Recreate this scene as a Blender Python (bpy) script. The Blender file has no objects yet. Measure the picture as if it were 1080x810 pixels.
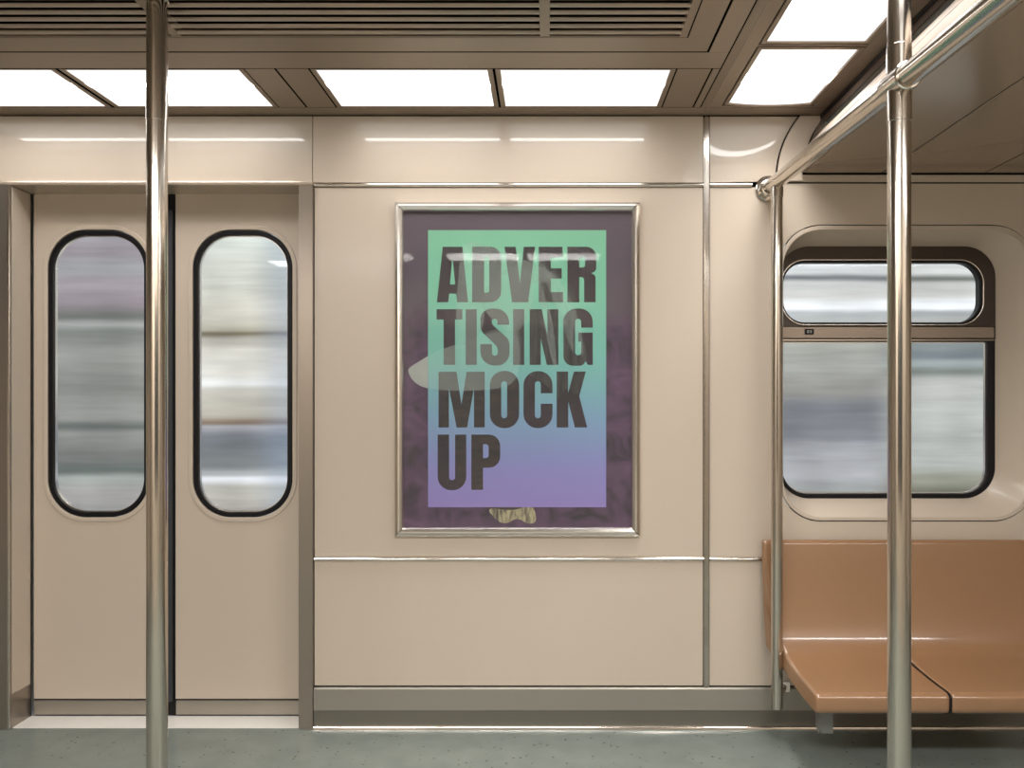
import bpy, bmesh, math, random
from mathutils import Vector
random.seed(7)
S = bpy.context.scene
C = S.collection
PI = math.pi

# ------------------------------------------------------------------ materials
def lin(c):
    return tuple(((v/255)/12.92 if v/255 <= .04045 else ((v/255+.055)/1.055)**2.4) for v in c)

def mat(name, col, rough=.5, metal=0., coat=0., coat_rough=.05, noise=None, bump=None, spec=.5, aniso=None):
    m = bpy.data.materials.new(name); m.use_nodes = True
    nt = m.node_tree; b = nt.nodes['Principled BSDF']
    b.inputs['Base Color'].default_value = (*col, 1)
    b.inputs['Roughness'].default_value = rough
    b.inputs['Metallic'].default_value = metal
    b.inputs['Coat Weight'].default_value = coat
    b.inputs['Coat Roughness'].default_value = coat_rough
    b.inputs['Specular IOR Level'].default_value = spec
    if noise:
        sc, amt, stretch = noise
        tc = nt.nodes.new('ShaderNodeTexCoord'); mp = nt.nodes.new('ShaderNodeMapping')
        mp.inputs['Scale'].default_value = stretch
        nz = nt.nodes.new('ShaderNodeTexNoise'); nz.inputs['Scale'].default_value = sc
        nz.inputs['Detail'].default_value = 3
        nt.links.new(tc.outputs['Object'], mp.inputs['Vector']); nt.links.new(mp.outputs['Vector'], nz.inputs['Vector'])
        mr = nt.nodes.new('ShaderNodeMapRange')
        mr.inputs['To Min'].default_value = max(.01, rough-amt); mr.inputs['To Max'].default_value = rough+amt
        nt.links.new(nz.outputs['Fac'], mr.inputs['Value']); nt.links.new(mr.outputs['Result'], b.inputs['Roughness'])
        if bump:
            bp = nt.nodes.new('ShaderNodeBump'); bp.inputs['Strength'].default_value = bump
            bp.inputs['Distance'].default_value = .002
            nt.links.new(nz.outputs['Fac'], bp.inputs['Height']); nt.links.new(bp.outputs['Normal'], b.inputs['Normal'])
    return m

M = {}
M['beige'] = mat('beige_enamel_panel', (.553, .466, .377), .4, .0, .35, .16)
M['header'] = mat('glossy_beige_header_enamel', (.553, .466, .377), .36, .0, 1., .03)
M['door'] = mat('beige_door_enamel', (.553, .466, .377), .38, .0, .25, .16)
M['lip'] = mat('beige_moulding', (.56, .46, .37), .25, .3, .3)
M['ceil'] = mat('taupe_ceiling_panel', (.275, .207, .150), .34, .35)
M['slat'] = mat('grille_slat', (.46, .375, .30), .34, .35)
M['bulk'] = mat('bronze_bulkhead', (.42, .322, .238), .26, .5, .2, .1)
M['bulklip'] = mat('bulkhead_edge_enamel', (.25, .20, .155), .42, .2)
M['bulkdark'] = mat('dark_bronze', (.13, .09, .065), .3, .4)
M['smoke'] = mat('smoked_glass_strip', (.035, .037, .035), .08, 0, .5)
M['steel'] = mat('satin_steel', (.62, .57, .505), .17, 1.)
M['frame_steel'] = mat('warm_polished_frame', (.82, .77, .71), .24, 1.)
M['chrome'] = mat('bright_chrome_trim', (.78, .73, .67), .13, 1.)
M['post'] = mat('brushed_door_post', (.36, .315, .27), .33, .85)
M['kick'] = mat('kick_plate_metal', (.36, .325, .275), .34, .6, noise=(20, .05, (.3, 1, 4)))
M['base1'] = mat('baseboard_metal', (.33, .31, .265), .32, .5, noise=(20, .05, (.3, 1, 4)))
M['base2'] = mat('baseboard_lower_metal', (.19, .175, .145), .35, .5)
M['dark'] = mat('black_gap', (.006, .005, .004), .8, spec=0.)
M['rubber'] = mat('black_rubber', (.006, .006, .007), .4, spec=.25)
M['rubber2'] = mat('charcoal_door_seal', (.035, .037, .042), .4)
M['sill'] = mat('pale_sill', (.86, .83, .78), .3, .1)
M['seat'] = mat('tan_moulded_seat', (.275, .148, .073), .33, 0, .9, .09)
M['winframe'] = mat('dark_bronze_window_frame', (.055, .042, .033), .3, .5)
M['bracket'] = mat('grey_bracket_metal', (.22, .22, .21), .4, .7)
M['outer'] = mat('painted_outer_shell', (.35, .33, .3), .5)

def glass_mat():
    m = bpy.data.materials.new('clear_pane'); m.use_nodes = True
    nt = m.node_tree; nt.nodes.clear()
    o = nt.nodes.new('ShaderNodeOutputMaterial'); mx = nt.nodes.new('ShaderNodeMixShader')
    fr = nt.nodes.new('ShaderNodeFresnel'); fr.inputs['IOR'].default_value = 1.22
    t = nt.nodes.new('ShaderNodeBsdfTransparent'); t.inputs['Color'].default_value = (.97, .985, .98, 1)
    g = nt.nodes.new('ShaderNodeBsdfGlossy'); g.inputs['Roughness'].default_value = .02
    nt.links.new(fr.outputs[0], mx.inputs[0]); nt.links.new(t.outputs[0], mx.inputs[1])
    nt.links.new(g.outputs[0], mx.inputs[2]); nt.links.new(mx.outputs[0], o.inputs[0])
    return m
M['glass'] = glass_mat()

def floor_mat():
    m = bpy.data.materials.new('speckled_green_grey_vinyl'); m.use_nodes = True
    nt = m.node_tree; b = nt.nodes['Principled BSDF']; L = nt.links.new
    tc = nt.nodes.new('ShaderNodeTexCoord')
    n1 = nt.nodes.new('ShaderNodeTexNoise'); n1.inputs['Scale'].default_value = 9; n1.inputs['Detail'].default_value = 5
    L(tc.outputs['Object'], n1.inputs['Vector'])
    r1 = nt.nodes.new('ShaderNodeValToRGB')
    r1.color_ramp.elements[0].color = (.150, .176, .158, 1); r1.color_ramp.elements[0].position = .3
    r1.color_ramp.elements[1].color = (.195, .222, .200, 1); r1.color_ramp.elements[1].position = .7
    L(n1.outputs['Fac'], r1.inputs['Fac'])
    v = nt.nodes.new('ShaderNodeTexVoronoi'); v.inputs['Scale'].default_value = 42
    L(tc.outputs['Object'], v.inputs['Vector'])
    # speck radius varies from cell to cell
    sx = nt.nodes.new('ShaderNodeSeparateColor'); L(v.outputs['Color'], sx.inputs[0])
    mu = nt.nodes.new('ShaderNodeMath'); mu.operation = 'MULTIPLY_ADD'; mu.inputs[1].default_value = .36; mu.inputs[2].default_value = -.14
    L(sx.outputs[0], mu.inputs[0])
    lt = nt.nodes.new('ShaderNodeMath'); lt.operation = 'LESS_THAN'
    L(v.outputs['Distance'], lt.inputs[0]); L(mu.outputs[0], lt.inputs[1])
    mx = nt.nodes.new('ShaderNodeMixRGB'); mx.inputs['Color2'].default_value = (.03, .034, .032, 1)
    L(lt.outputs[0], mx.inputs['Fac']); L(r1.outputs['Color'], mx.inputs['Color1'])
    L(mx.outputs[0], b.inputs['Base Color'])
    b.inputs['Roughness'].default_value = .3; b.inputs['Coat Weight'].default_value = .2; b.inputs['Coat Roughness'].default_value = .2
    return m
M['floor'] = floor_mat()

GLOW = .95      # diffuser face
CORE = 9.0     # tube behind it
LAMP = 1.6
SQUARE = 5.0
FAR = 25.5
FAR_SIDE = 12.0
SPREAD = 140
def diffuser_mat(name, axis, core_lo, core_hi, arc=0., x0=0., x1=1., core=12.):
    """white diffuser with the tube behind it reading brighter; position in object space (metres)"""
    m = bpy.data.materials.new(name); m.use_nodes = True
    nt = m.node_tree; nt.nodes.clear(); L = nt.links.new
    o = nt.nodes.new('ShaderNodeOutputMaterial'); e = nt.nodes.new('ShaderNodeEmission')
    tc = nt.nodes.new('ShaderNodeTexCoord'); sp = nt.nodes.new('ShaderNodeSeparateXYZ')
    L(tc.outputs['Object'], sp.inputs[0])
    def math_(op, a, b=None, c=None):
        n = nt.nodes.new('ShaderNodeMath'); n.operation = op
        for i, v in enumerate((a, b, c)):
            if v is None: continue
            if isinstance(v, (int, float)): n.inputs[i].default_value = v
            else: L(v, n.inputs[i])
        return n.outputs[0]
    y = sp.outputs['Y']
    if arc:
        u = math_('DIVIDE', math_('SUBTRACT', sp.outputs['X'], (x0+x1)/2), (x1-x0)/2)
        y = math_('SUBTRACT', y, math_('MULTIPLY', math_('MULTIPLY', u, u), arc))
    mid = (core_lo+core_hi)/2; hw = (core_hi-core_lo)/2
    d = math_('ABSOLUTE', math_('SUBTRACT', y, mid))
    mr = nt.nodes.new('ShaderNodeMapRange'); mr.interpolation_type = 'SMOOTHSTEP'
    L(d, mr.inputs['Value']); mr.inputs['From Min'].default_value = hw*.6; mr.inputs['From Max'].default_value = hw*1.25
    mr.inputs['To Min'].default_value = core; mr.inputs['To Max'].default_value = GLOW
    L(mr.outputs[0], e.inputs['Strength'])
    e.inputs['Color'].default_value = (1, .985, .965, 1)
    L(e.outputs[0], o.inputs[0])
    return m

# ------------------------------------------------------------------ mesh helpers
def empty(name, loc=(0, 0, 0)):
    o = bpy.data.objects.new(name, None); C.objects.link(o); o.location = loc
    o.empty_display_size = .1
    return o

def tag(o, label=None, cat=None, group=None, kind=None):
    if label: o['label'] = label
    if cat: o['category'] = cat
    if group: o['group'] = group
    if kind: o['kind'] = kind
    return o

def link(name, me, m, parent=None, smooth=None):
    o = bpy.data.objects.new(name, me); C.objects.link(o)
    if m is not None:
        for x in (m if isinstance(m, (list, tuple)) else [m]): me.materials.append(x)
    if parent is not None:
        o.parent = parent
        # geometry is written in world metres: keep it there under a parent that has its own place
        off = Vector(parent.location)
        p = parent.parent
        while p is not None: off += Vector(p.location); p = p.parent
        o.location = -off
    if smooth is not None:
        for p in me.polygons: p.use_smooth = True
        bm = bmesh.new(); bm.from_mesh(me)
        for e in bm.edges:
            if len(e.link_faces) == 2 and e.calc_face_angle(0) > smooth: e.smooth = False
        bm.to_mesh(me); bm.free()
        wn = o.modifiers.new('weighted_normals', 'WEIGHTED_NORMAL'); wn.keep_sharp = True; wn.weight = 90
    return o

def settle(o):
    """move a top-level mesh's origin onto its own base"""
    me = o.data
    xs = [v.co for v in me.vertices]
    c = Vector(((min(v.x for v in xs)+max(v.x for v in xs))/2, (min(v.y for v in xs)+max(v.y for v in xs))/2, min(v.z for v in xs)))
    for v in me.vertices: v.co -= c
    o.location = Vector(o.location)+c
    return o

def mesh_from(verts, faces, name='m'):
    me = bpy.data.meshes.new(name); me.from_pydata([tuple(v) for v in verts], [], faces); me.update()
    return me

def box(name, x0, x1, y0, y1, z0, z1, m, parent=None, bevel=0.):
    bm = bmesh.new(); bmesh.ops.create_cube(bm, size=1)
    for v in bm.verts:
        v.co = Vector(((x0+x1)/2+v.co.x*(x1-x0), (y0+y1)/2+v.co.y*(y1-y0), (z0+z1)/2+v.co.z*(z1-z0)))
    if bevel:
        bmesh.ops.bevel(bm, geom=list(bm.edges), offset=bevel, segments=2, affect='EDGES', clamp_overlap=True)
    me = bpy.data.meshes.new(name); bm.to_mesh(me); bm.free()
    return link(name, me, m, parent, smooth=math.radians(50))

def rrect(x0, x1, z0, z1, r, n=14):
    """rounded rectangle, counter-clockwise; r may be a 4-list (bl, br, tr, tl)"""
    rs = r if isinstance(r, (list, tuple)) else [r]*4
    out = []
    for (cx, cz, a0, rr) in ((x0, z0, PI, rs[0]), (x1, z0, 1.5*PI, rs[1]), (x1, z1, 0, rs[2]), (x0, z1, .5*PI, rs[3])):
        sx = 1 if cx == x0 else -1; sz = 1 if cz == z0 else -1
        for i in range(n+1):
            a = a0+i/n*PI/2
            out.append((cx+sx*rr+rr*math.cos(a), cz+sz*rr+rr*math.sin(a)))
    return out

def plate(name, outer, holes, a0, a1, m, parent=None, axis='y', bevel=0.):
    """flat outline(s) with holes, extruded along an axis. axis y: (u,v)->(x,z); axis z: (u,v)->(x,y)"""
    cu = bpy.data.curves.new('tmp', 'CURVE'); cu.dimensions = '2D'; cu.fill_mode = 'BOTH'
    outs = outer if isinstance(outer[0][0], (list, tuple)) else [outer]
    for pts in list(outs)+list(holes):
        cl = []
        for p in pts:
            if not cl or (abs(p[0]-cl[-1][0])+abs(p[1]-cl[-1][1])) > 1e-5: cl.append(p)
        if abs(cl[0][0]-cl[-1][0])+abs(cl[0][1]-cl[-1][1]) < 1e-5: cl.pop()
        sp = cu.splines.new('POLY'); sp.points.add(len(cl)-1); sp.use_cyclic_u = True
        for i, p in enumerate(cl): sp.points[i].co = (p[0], p[1], 0, 1)
    h = abs(a1-a0)/2
    cu.extrude = max(0, h-bevel)
    if bevel: cu.bevel_depth = bevel; cu.bevel_resolution = 2; cu.offset = -bevel
    ob = bpy.data.objects.new('tmp', cu); C.objects.link(ob)
    dg = bpy.context.evaluated_depsgraph_get(); dg.update()
    me = bpy.data.meshes.new_from_object(ob.evaluated_get(dg))
    bpy.data.objects.remove(ob); bpy.data.curves.remove(cu)
    mid = (a0+a1)/2
    for v in me.vertices:
        x, y, z = v.co
        v.co = (x, mid-z, y) if axis == 'y' else (x, y, mid+z)
    me.materials.clear()
    bm = bmesh.new(); bm.from_mesh(me)
    bmesh.ops.remove_doubles(bm, verts=bm.verts, dist=1e-6)
    bmesh.ops.recalc_face_normals(bm, faces=bm.faces)
    bm.to_mesh(me); bm.free()
    me.name = name
    return link(name, me, m, parent, smooth=math.radians(40))

def loft(name, loops, m, parent=None, closed=True, caps=False, smooth=40):
    """loops: equal-length lists of 3-D points"""
    n = len(loops[0]); V = [p for l in loops for p in l]; F = []
    for k in range(len(loops)-1):
        for i in range(n if closed else n-1):
            j = (i+1) % n
            F.append((k*n+i, k*n+j, (k+1)*n+j, (k+1)*n+i))
    if caps: F += [tuple(range(n))[::-1], tuple(range((len(loops)-1)*n, len(loops)*n))]
    me = mesh_from(V, F, name)
    bm = bmesh.new(); bm.from_mesh(me); bmesh.ops.recalc_face_normals(bm, faces=bm.faces); bm.to_mesh(me); bm.free()
    return link(name, me, m, parent, smooth=math.radians(smooth))

def ring(name, out_, in_, y0, y1, m, parent=None, bevel=0.):
    return plate(name, out_, [in_], y0, y1, m, parent, 'y', bevel)

def tube(name, p0, p1, r, m, parent=None, n=40, r1=None, cham=.0):
    p0 = Vector(p0); p1 = Vector(p1); d = (p1-p0); L_ = d.length; d.normalize()
    a = Vector((0, 0, 1)) if abs(d.z) < .9 else Vector((1, 0, 0))
    u = d.cross(a).normalized(); w = d.cross(u)
    r1 = r if r1 is None else r1
    st = [(0, r-cham), (cham, r), (L_-cham, r1), (L_, r1-cham)] if cham else [(0, r), (L_, r1)]
    loops = [[p0+d*t+(u*math.cos(2*PI*i/n)+w*math.sin(2*PI*i/n))*rr for i in range(n)] for t, rr in st]
    return loft(name, loops, m, parent, caps=True)

def profile_x(name, pts, x0, x1, m, parent=None, smooth=40):
    """closed (y,z) profile extruded along x"""
    return loft(name, [[(x0, y, z) for y, z in pts], [(x1, y, z) for y, z in pts]], m, parent, caps=True, smooth=smooth)

def profile_y(name, pts, y0, y1, m, parent=None, smooth=40):
    return loft(name, [[(x, y0, z) for x, z in pts], [(x, y1, z) for x, z in pts]], m, parent, caps=True, smooth=smooth)

CZ = 2.393      # ceiling height
XL, XR = -4.6, 4.2
YB = -3.75      # opposite side wall

# ------------------------------------------------------------------ floor
fl = box('floor', XL, XR, YB, -.0, -.05, 0, M['floor']); tag(fl, kind='structure')
sl = box('trim_1', -2.089, -.967, .0, .118, -.05, .003, M['sill'], bevel=.001)
tag(sl, kind='structure'); sl['label'] = 'pale metal threshold in front of the sliding doors'

# ------------------------------------------------------------------ back wall (the side wall of the carriage)
wall = plate('wall_back', [(XL, -.05), (XR, -.05), (XR, 2.46), (XL, 2.46)],
             [[(-2.0895, .0), (-.966, .0), (-.966, 2.122), (-2.0895, 2.122)], rrect(.90, 1.90, .80, 1.975, .15)],
             .008, .118, M['dark'])
tag(wall, kind='structure')
shell = plate('wall_outer', [(XL, -.3), (XR, -.3), (XR, 2.6), (XL, 2.6)],
              [[(-2.08, .05), (-.98, .05), (-.98, 2.1), (-2.08, 2.1)], rrect(.90, 1.86, .84, 1.93, .12)],
              .16, .20, M['outer'])
tag(shell, kind='structure')

def panel(pts, holes=(), name='wall_panel', m='beige', y0=-.0, y1=.008, bev=.0018, parent=None):
    return plate(name, pts, holes, y0, y1, M[m], wall if parent is None else parent, 'y', bev)
def rc(x0, x1, z0, z1): return [(x0, z0), (x1, z0), (x1, z1), (x0, z1)]

# upper band: leans in gently toward the ceiling
def upper_band(x0, x1, name='header_panel'):
    n = 12; front = []
    for i in range(n+1):
        t = i/n; z = 2.131+t*(2.389-2.131)
        y = -.003
        front.append((y, z))
    pts = front+[(.008, 2.389), (.008, 2.131)]
    return profile_x(name, pts, x0, x1, M['header'], wall, smooth=30)
upper_band(XL, -.9165); upper_band(-.9135, .609)
panel(rc(-.909, .609, .670, 2.113)); panel(rc(-.909, .609, .166, .652))
panel(rc(.635, .888, .670, 2.113)); panel(rc(.635, .888, .166, .652))
panel(rc(XL, -2.36, .166, 2.113))
# surround of the seat window
panel(rc(.892, XR, .166, 2.128), [rrect(.905, 1.907, .807, 1.967, .165)], 'window_wall_panel')
panel(rc(.90, XR, 2.134, 2.162), name='cornice_strip')

# arched cover strip where the bulkhead meets the wall
def arc_pts(p, q, bulge, n=18):
    """curve from p (bottom) to q (top) that leaves p vertically"""
    out = []
    for i in range(n+1):
        t = i/n
        b = (p[0], p[1]+(q[1]-p[1])*.55)
        out.append(((1-t)**2*p[0]+2*t*(1-t)*b[0]+t*t*q[0], (1-t)**2*p[1]+2*t*(1-t)*b[1]+t*t*q[1]))
    return out
a1 = arc_pts((.895, 2.135), (.985, 2.389), 0); a2 = arc_pts((.995, 2.16), (1.082, 2.389), 0)
plate('corner_moulding', a1+a2[::-1]+[(.995, 2.135)], [], -.012, .008, M['beige'], wall, 'y', .002)
plate('header_panel', [(.635, 2.131)]+[(x-.004, z) for x, z in a1 if z > 2.131]+[(.635, 2.389)], [], -.003, .008, M['header'], wall, 'y', .0018)
g = []
for (x, z) in a1: g.append((x, -.0125, z))
def sweep(name, path, r, m, parent=None, n=10, closed=False):
    """small round bead swept along a 3-D path"""
    loops = []
    P = [Vector(p) for p in path]
    for i, p in enumerate(P):
        if closed: d = (P[(i+1) % len(P)]-P[i-1]).normalized()
        else: d = (P[min(i+1, len(P)-1)]-P[max(i-1, 0)]).normalized()
        a = Vector((0, 1, 0)) if abs(d.y) < .9 else Vector((1, 0, 0))
        u = d.cross(a).normalized(); w = d.cross(u)
        loops.append([p+(u*math.cos(2*PI*k/n)+w*math.sin(2*PI*k/n))*r for k in range(n)])
    if closed: loops.append(loops[0])
    return loft(name, loops, m, parent, caps=not closed)
sweep('groove_bead', [(x-.003, -.010, z) for x, z in a1], .003, M['dark'], wall)
sweep('groove_bead', [(x+.001, -.011, z) for x, z in a1], .0022, M['lip'], wall)

# baseboard
def baseboard(x0, x1, nm='baseboard_back'):
    o = profile_x(nm, [(-.002, .160), (-.010, .155), (-.012, .074), (.008, .074), (.008, .160)], x0, x1, M['base1'], smooth=20)
    tag(o, kind='structure')
    profile_x('lower_strip', [(-.012, .0745), (-.007, .0735), (-.007, .012), (.008, .012), (.008, .0745)], x0, x1, M['base2'], o, smooth=20)
    profile_x('floor_strip', [(-.007, .013), (-.016, .011), (-.019, .006), (-.019, 0), (.008, 0), (.008, .013)], x0, x1, M['chrome'], o)
    return o
baseboard(-.909, XR)
bl = baseboard(XL, -2.36, 'baseboard_left')

# ------------------------------------------------------------------ chrome trims
n_trim = [1]
def trim(fn, *a, **k):
    n_trim[0] += 1
    o = fn('trim_%d' % n_trim[0], *a, **k); tag(o, kind='structure'); return o
def rail_trim(x0, x1, z, r=.009):
    pts = [(-.001-r*1.15*math.sin(PI*i/10), z-r*math.cos(PI*i/10)) for i in range(11)]+[(.007, z+r), (.007, z-r)]
    return trim(profile_x, pts, x0, x1, M['chrome'])
rail_trim(-.909, .610, 2.1215, .0075); rail_trim(.634, .80, 2.1215, .0075)
rail_trim(-.909, .610, .661, .0085); rail_trim(.634, .886, .661, .0085)
vt = trim(box, .6115, .6325, -.006, .007, .160, 2.389, M['steel'], bevel=.004)
# door header lip and posts
o = trim(profile_x, [(-.014, 2.134), (-.017, 2.128), (-.014, 2.120), (.0, 2.117), (.118, 2.115), (.118, 2.122), (.007, 2.134)], XL, -.9115, M['lip'])
o = trim(box, -.967, -.9115, -.014, .117, 0, 2.119, M['post'], bevel=.003)
o = trim(box, -2.36, -2.0885, -.014, .117, 0, 2.119, M['post'], bevel=.003)
box('reveal_panel', -2.0888, -2.0862, -.006, .108, .135, 2.112, M['beige'], o, bevel=.001)
box('edge_bead', -2.099, -2.0885, -.0175, -.012, .002, 2.117, M['frame_steel'], o, bevel=.002)

# ------------------------------------------------------------------ sliding doors
YD = .115       # door plane
def door_leaf(idx, x0, x1, wx0, wx1):
    wz0, wz1 = .809, 1.968
    root = empty('door_%d' % idx, ((x0+x1)/2, YD+.02, .004)); tag(root, kind='structure')
    wr = rrect(wx0-.012, wx1+.012, wz0-.012, wz1+.012, .165, 18)
    leaf = plate('leaf', rc(x0, x1, .072, 2.155), [wr], YD, YD+.035, M['door'], root, 'y', .002)
    # pressed rim round the window
    ring('window_rim', rrect(wx0-.020, wx1+.020, wz0-.020, wz1+.020, .173, 18), rrect(wx0-.002, wx1+.002, wz0-.002, wz1+.002, .155, 18), YD-.004, YD+.03, M['door'], root, .003)
    gk = ring('gasket', rrect(wx0, wx1, wz0, wz1, .153, 18), rrect(wx0+.0195, wx1-.0195, wz0+.0195, wz1-.0195, .134, 18), YD-.001, YD+.03, M['rubber'], root, .003)
    ring('inner_bead', rrect(wx0+.0190, wx1-.0190, wz0+.0190, wz1-.0190, .134, 18), rrect(wx0+.0225, wx1-.0225, wz0+.0225, wz1-.0225, .131, 18), YD+.010, YD+.026, M['frame_steel'], root, 0)
    plate('pane', rrect(wx0+.017, wx1-.017, wz0+.017, wz1-.017, .137, 18), [], YD+.020, YD+.025, M['glass'], root)
    box('kick_plate', x0+.003, x1-.003, YD-.003, YD+.03, .009, .066, M['kick'], root, bevel=.002)
    box('bottom_seal', x0+.003, x1-.003, YD+.004, YD+.03, .0035, .073, M['rubber'], root)
    return root
d1 = door_leaf(1, -2.078, -1.541, -2.018, -1.612)
d2 = door_leaf(2, -1.504, -.962, -1.431, -1.032)
box('meeting_seal', -1.5405, -1.505, YD+.004, YD+.034, .004, 2.15, M['rubber'], d2)
box('seal_lip', -1.536, -1.514, YD-.004, YD+.004, .06, 2.05, M['rubber2'], d2, bevel=.003)

# ------------------------------------------------------------------ seat window
win = empty('window_1', (1.4, 0, .82)); tag(win, kind='structure')
ring('surround_lip', rrect(.909, 1.903, .811, 1.963, .161, 20), rrect(.922, 1.886, .826, 1.946, .148, 20), -.003, .010, M['beige'], win, .002)
A = rrect(.921, 1.887, .825, 1.947, .149, 20); Bq = rrect(.928, 1.80, .888, 1.897, .125, 20)
lo = []
for t in (0, .12, .3, .55, .8, 1):
    s = t + .10*math.sin(PI*t)
    lo.append([(a[0]+(b[0]-a[0])*s, .002+.098*t, a[1]+(b[1]-a[1])*s) for a, b in zip(A, Bq)])
loft('window_reveal', lo, M['beige'], win, closed=True)
YW = .100
# bronze frame: outer with two openings, black gasket under it
op1 = rrect(.947, 1.745, 1.590, 1.838, .090, 16); op2 = rrect(.947, 1.772, .903, 1.517, [.085, .085, .004, .004], 16)
wf = plate('window_frame', rrect(.925, 1.803, 1.5255, 1.900, [.004, .004, .126, .126], 16), [rrect(.938, 1.756, 1.581, 1.848, .099, 16)], YW-.008, YW+.03, M['winframe'], win, 'y', .003)
ring('chrome_ring', rrect(.9385, 1.7555, 1.5815, 1.8475, .0985, 16), rrect(.944, 1.750, 1.587, 1.842, .093, 16), YW-.012, YW+.02, M['chrome'], win, .002)
ring('upper_gasket', rrect(.9435, 1.7505, 1.5865, 1.8425, .0935, 16), rrect(.951, 1.7405, 1.5945, 1.834, .086, 16), YW-.004, YW+.03, M['rubber'], win, .002)
box('mid_rail', .932, 1.797, YW-.011, YW+.02, 1.528, 1.5775, mat('light_bronze_rail', (.30, .24, .19), .3, .5), win, bevel=.003)
box('rail_groove', .932, 1.797, YW-.006, YW+.02, 1.518, 1.5275, M['rubber'], win)
box('rail_bead', .932, 1.797, YW-.011, YW+.02, 1.5205, 1.5245, M['steel'], win, bevel=.0015)
lt = box('latch', 1.034, 1.070, YW-.018, YW-.010, 1.545, 1.567, M['rubber'], win, bevel=.002)
box('latch_slot', 1.041, 1.050, YW-.020, YW-.0175, 1.550, 1.562, M['bracket'], lt, bevel=.001)
box('latch_slot', 1.054, 1.060, YW-.020, YW-.0175, 1.550, 1.562, M['bracket'], lt, bevel=.001)
ring('lower_gasket', rrect(.925, 1.803, .885, 1.5255, [.126, .126, .004, .004], 16), rrect(.947, 1.773, .905, 1.516, [.100, .100, .003, .003], 16), YW-.006, YW+.03, M['rubber'], win, .004)
ring('lower_bead', rrect(.9465, 1.7735, .9045, 1.5165, [.100, .100, .003, .003], 16), rrect(.950, 1.7700, .908, 1.513, [.097, .097, .003, .003], 16), YW+.010, YW+.025, M['frame_steel'], win, 0)
plate('pane', rrect(.945, 1.748, 1.59, 1.84, .09, 16), [], YW+.016, YW+.021, M['glass'], win)
plate('pane', rrect(.945, 1.776, .90, 1.518, [.1, .1, .003, .003], 16), [], YW+.016, YW+.021, M['glass'], win)

# ------------------------------------------------------------------ ceiling
ceil = plate('ceiling', [(XL, YB), (XR, YB), (XR, .11), (XL, .11)], [], 2.44, 2.50, M['dark'], None, 'z')
tag(ceil, kind='structure')
def cpanel(x0, x1, d0, d1, holes=(), m='ceil', z0=CZ, z1=2.44, bev=.0012, name='ceiling_panel'):
    return plate(name, [(x0, -d1), (x1, -d1), (x1, -d0), (x0, -d0)], holes, z0, z1, M[m], ceil, 'z', bev)
def ch(x0, x1, d0, d1): return [(x0, -d1), (x1, -d1), (x1, -d0), (x0, -d0)]
G = .0035
SEAM = True
cpanel(XL, 1.069, .002, .088)                                 # strip along the wall
D0, D1 = .094, .452
row = [(-3.37, -2.80), (-2.245, -1.670), (-1.620, -1.038), (-.777, -.202), (-.156, .414)]
fr = .016
# pier panels between the light units
for x0, x1 in ((-.912+G, -.802), (-1.016, -.912-G), (.438, .551), (-2.50, -2.272), (-2.775, -2.51), (XL, -3.40)):
    cpanel(x0, x1, .0915, .4530)
cpanel(XL, .580, .458, .583)
cpanel(.557, .580, .0915, .4530)
cpanel(.517, .580, .5832, 3.7)
# rounded step that runs the length of the right-hand light tray
profile_y('tray_step', [(.583, 2.43), (.583, 2.396), (.586, 2.392), (.597, 2.388), (.603, 2.380), (.609, 2.378), (.612, 2.382), (.612, 2.43)], -.0905, -3.7, M['ceil'], ceil)
# ventilation bay panel with an opening
VX1 = .432; VD0, VD1 = .690, 1.36
cpanel(XL, .509, .591, 1.46, [ch(-3.4, VX1, VD0, VD1)])
cpanel(XL, .509, 1.467, 2.85)
cpanel(XL, .509, 2.857, 3.0)
cpanel(XL, .512, 3.36, 3.74)
# right tray with openings for the square lights
rlights = [(.134, .611), (.661, 1.138), (1.188, 1.665), (1.715, 2.192), (2.242, 2.719)]
RX0, RX1 = .680, .985
holes = []
for k, (a, b) in enumerate(rlights):
    holes.append(ch(RX0-.020, RX1+.020, a-.02 if k else a-.03, b+.02))
cpanel(.6145, 1.069, .0905, 3.7, holes)

added_far_lights = [(1.25, 1.83), (1.88, 2.46), (2.51, 3.09)]  # unseen lights added to brighten the seats and the window wall
cpanel(1.075, XR, 1.905, 3.74, [ch(1.225, 3.115, 3.028, 3.348)])
plate('seam_backing', [(XL, -3.74), (XR, -3.74), (XR, -.001), (XL, -.001)],
      [ch(a-.0205, b+.0205, D0-.0015, D1+.002) for a, b in row]+[ch(a-.0205, b+.0205, 3.0285, 3.347) for a, b in row[1:]]+[ch(a-.0205, b+.0205, 3.0285, 3.347) for a, b in added_far_lights]
      +[ch(RX0-.019, RX1+.019, .09, 2.738), ch(-3.396, VX1-.004, VD0+.004, VD1-.004)], CZ+.0008, CZ+.012, M['dark'], ceil, 'z')
# row lights beside the wall
def lamp_in(root, x0, x1, d0, d1, power, spread=140):
    l = bpy.data.lights.new('lamp', 'AREA'); l.shape = 'RECTANGLE'; l.size = x1-x0; l.size_y = d1-d0
    l.energy = power*(x1-x0)*(d1-d0)/.2; l.spread = math.radians(spread); l.color = (1, .98, .955)
    o = bpy.data.objects.new('lamp', l); C.objects.link(o); o.parent = root
    o.location = Vector(((x0+x1)/2, -(d0+d1)/2, CZ-.010))-Vector(root.location)

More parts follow.
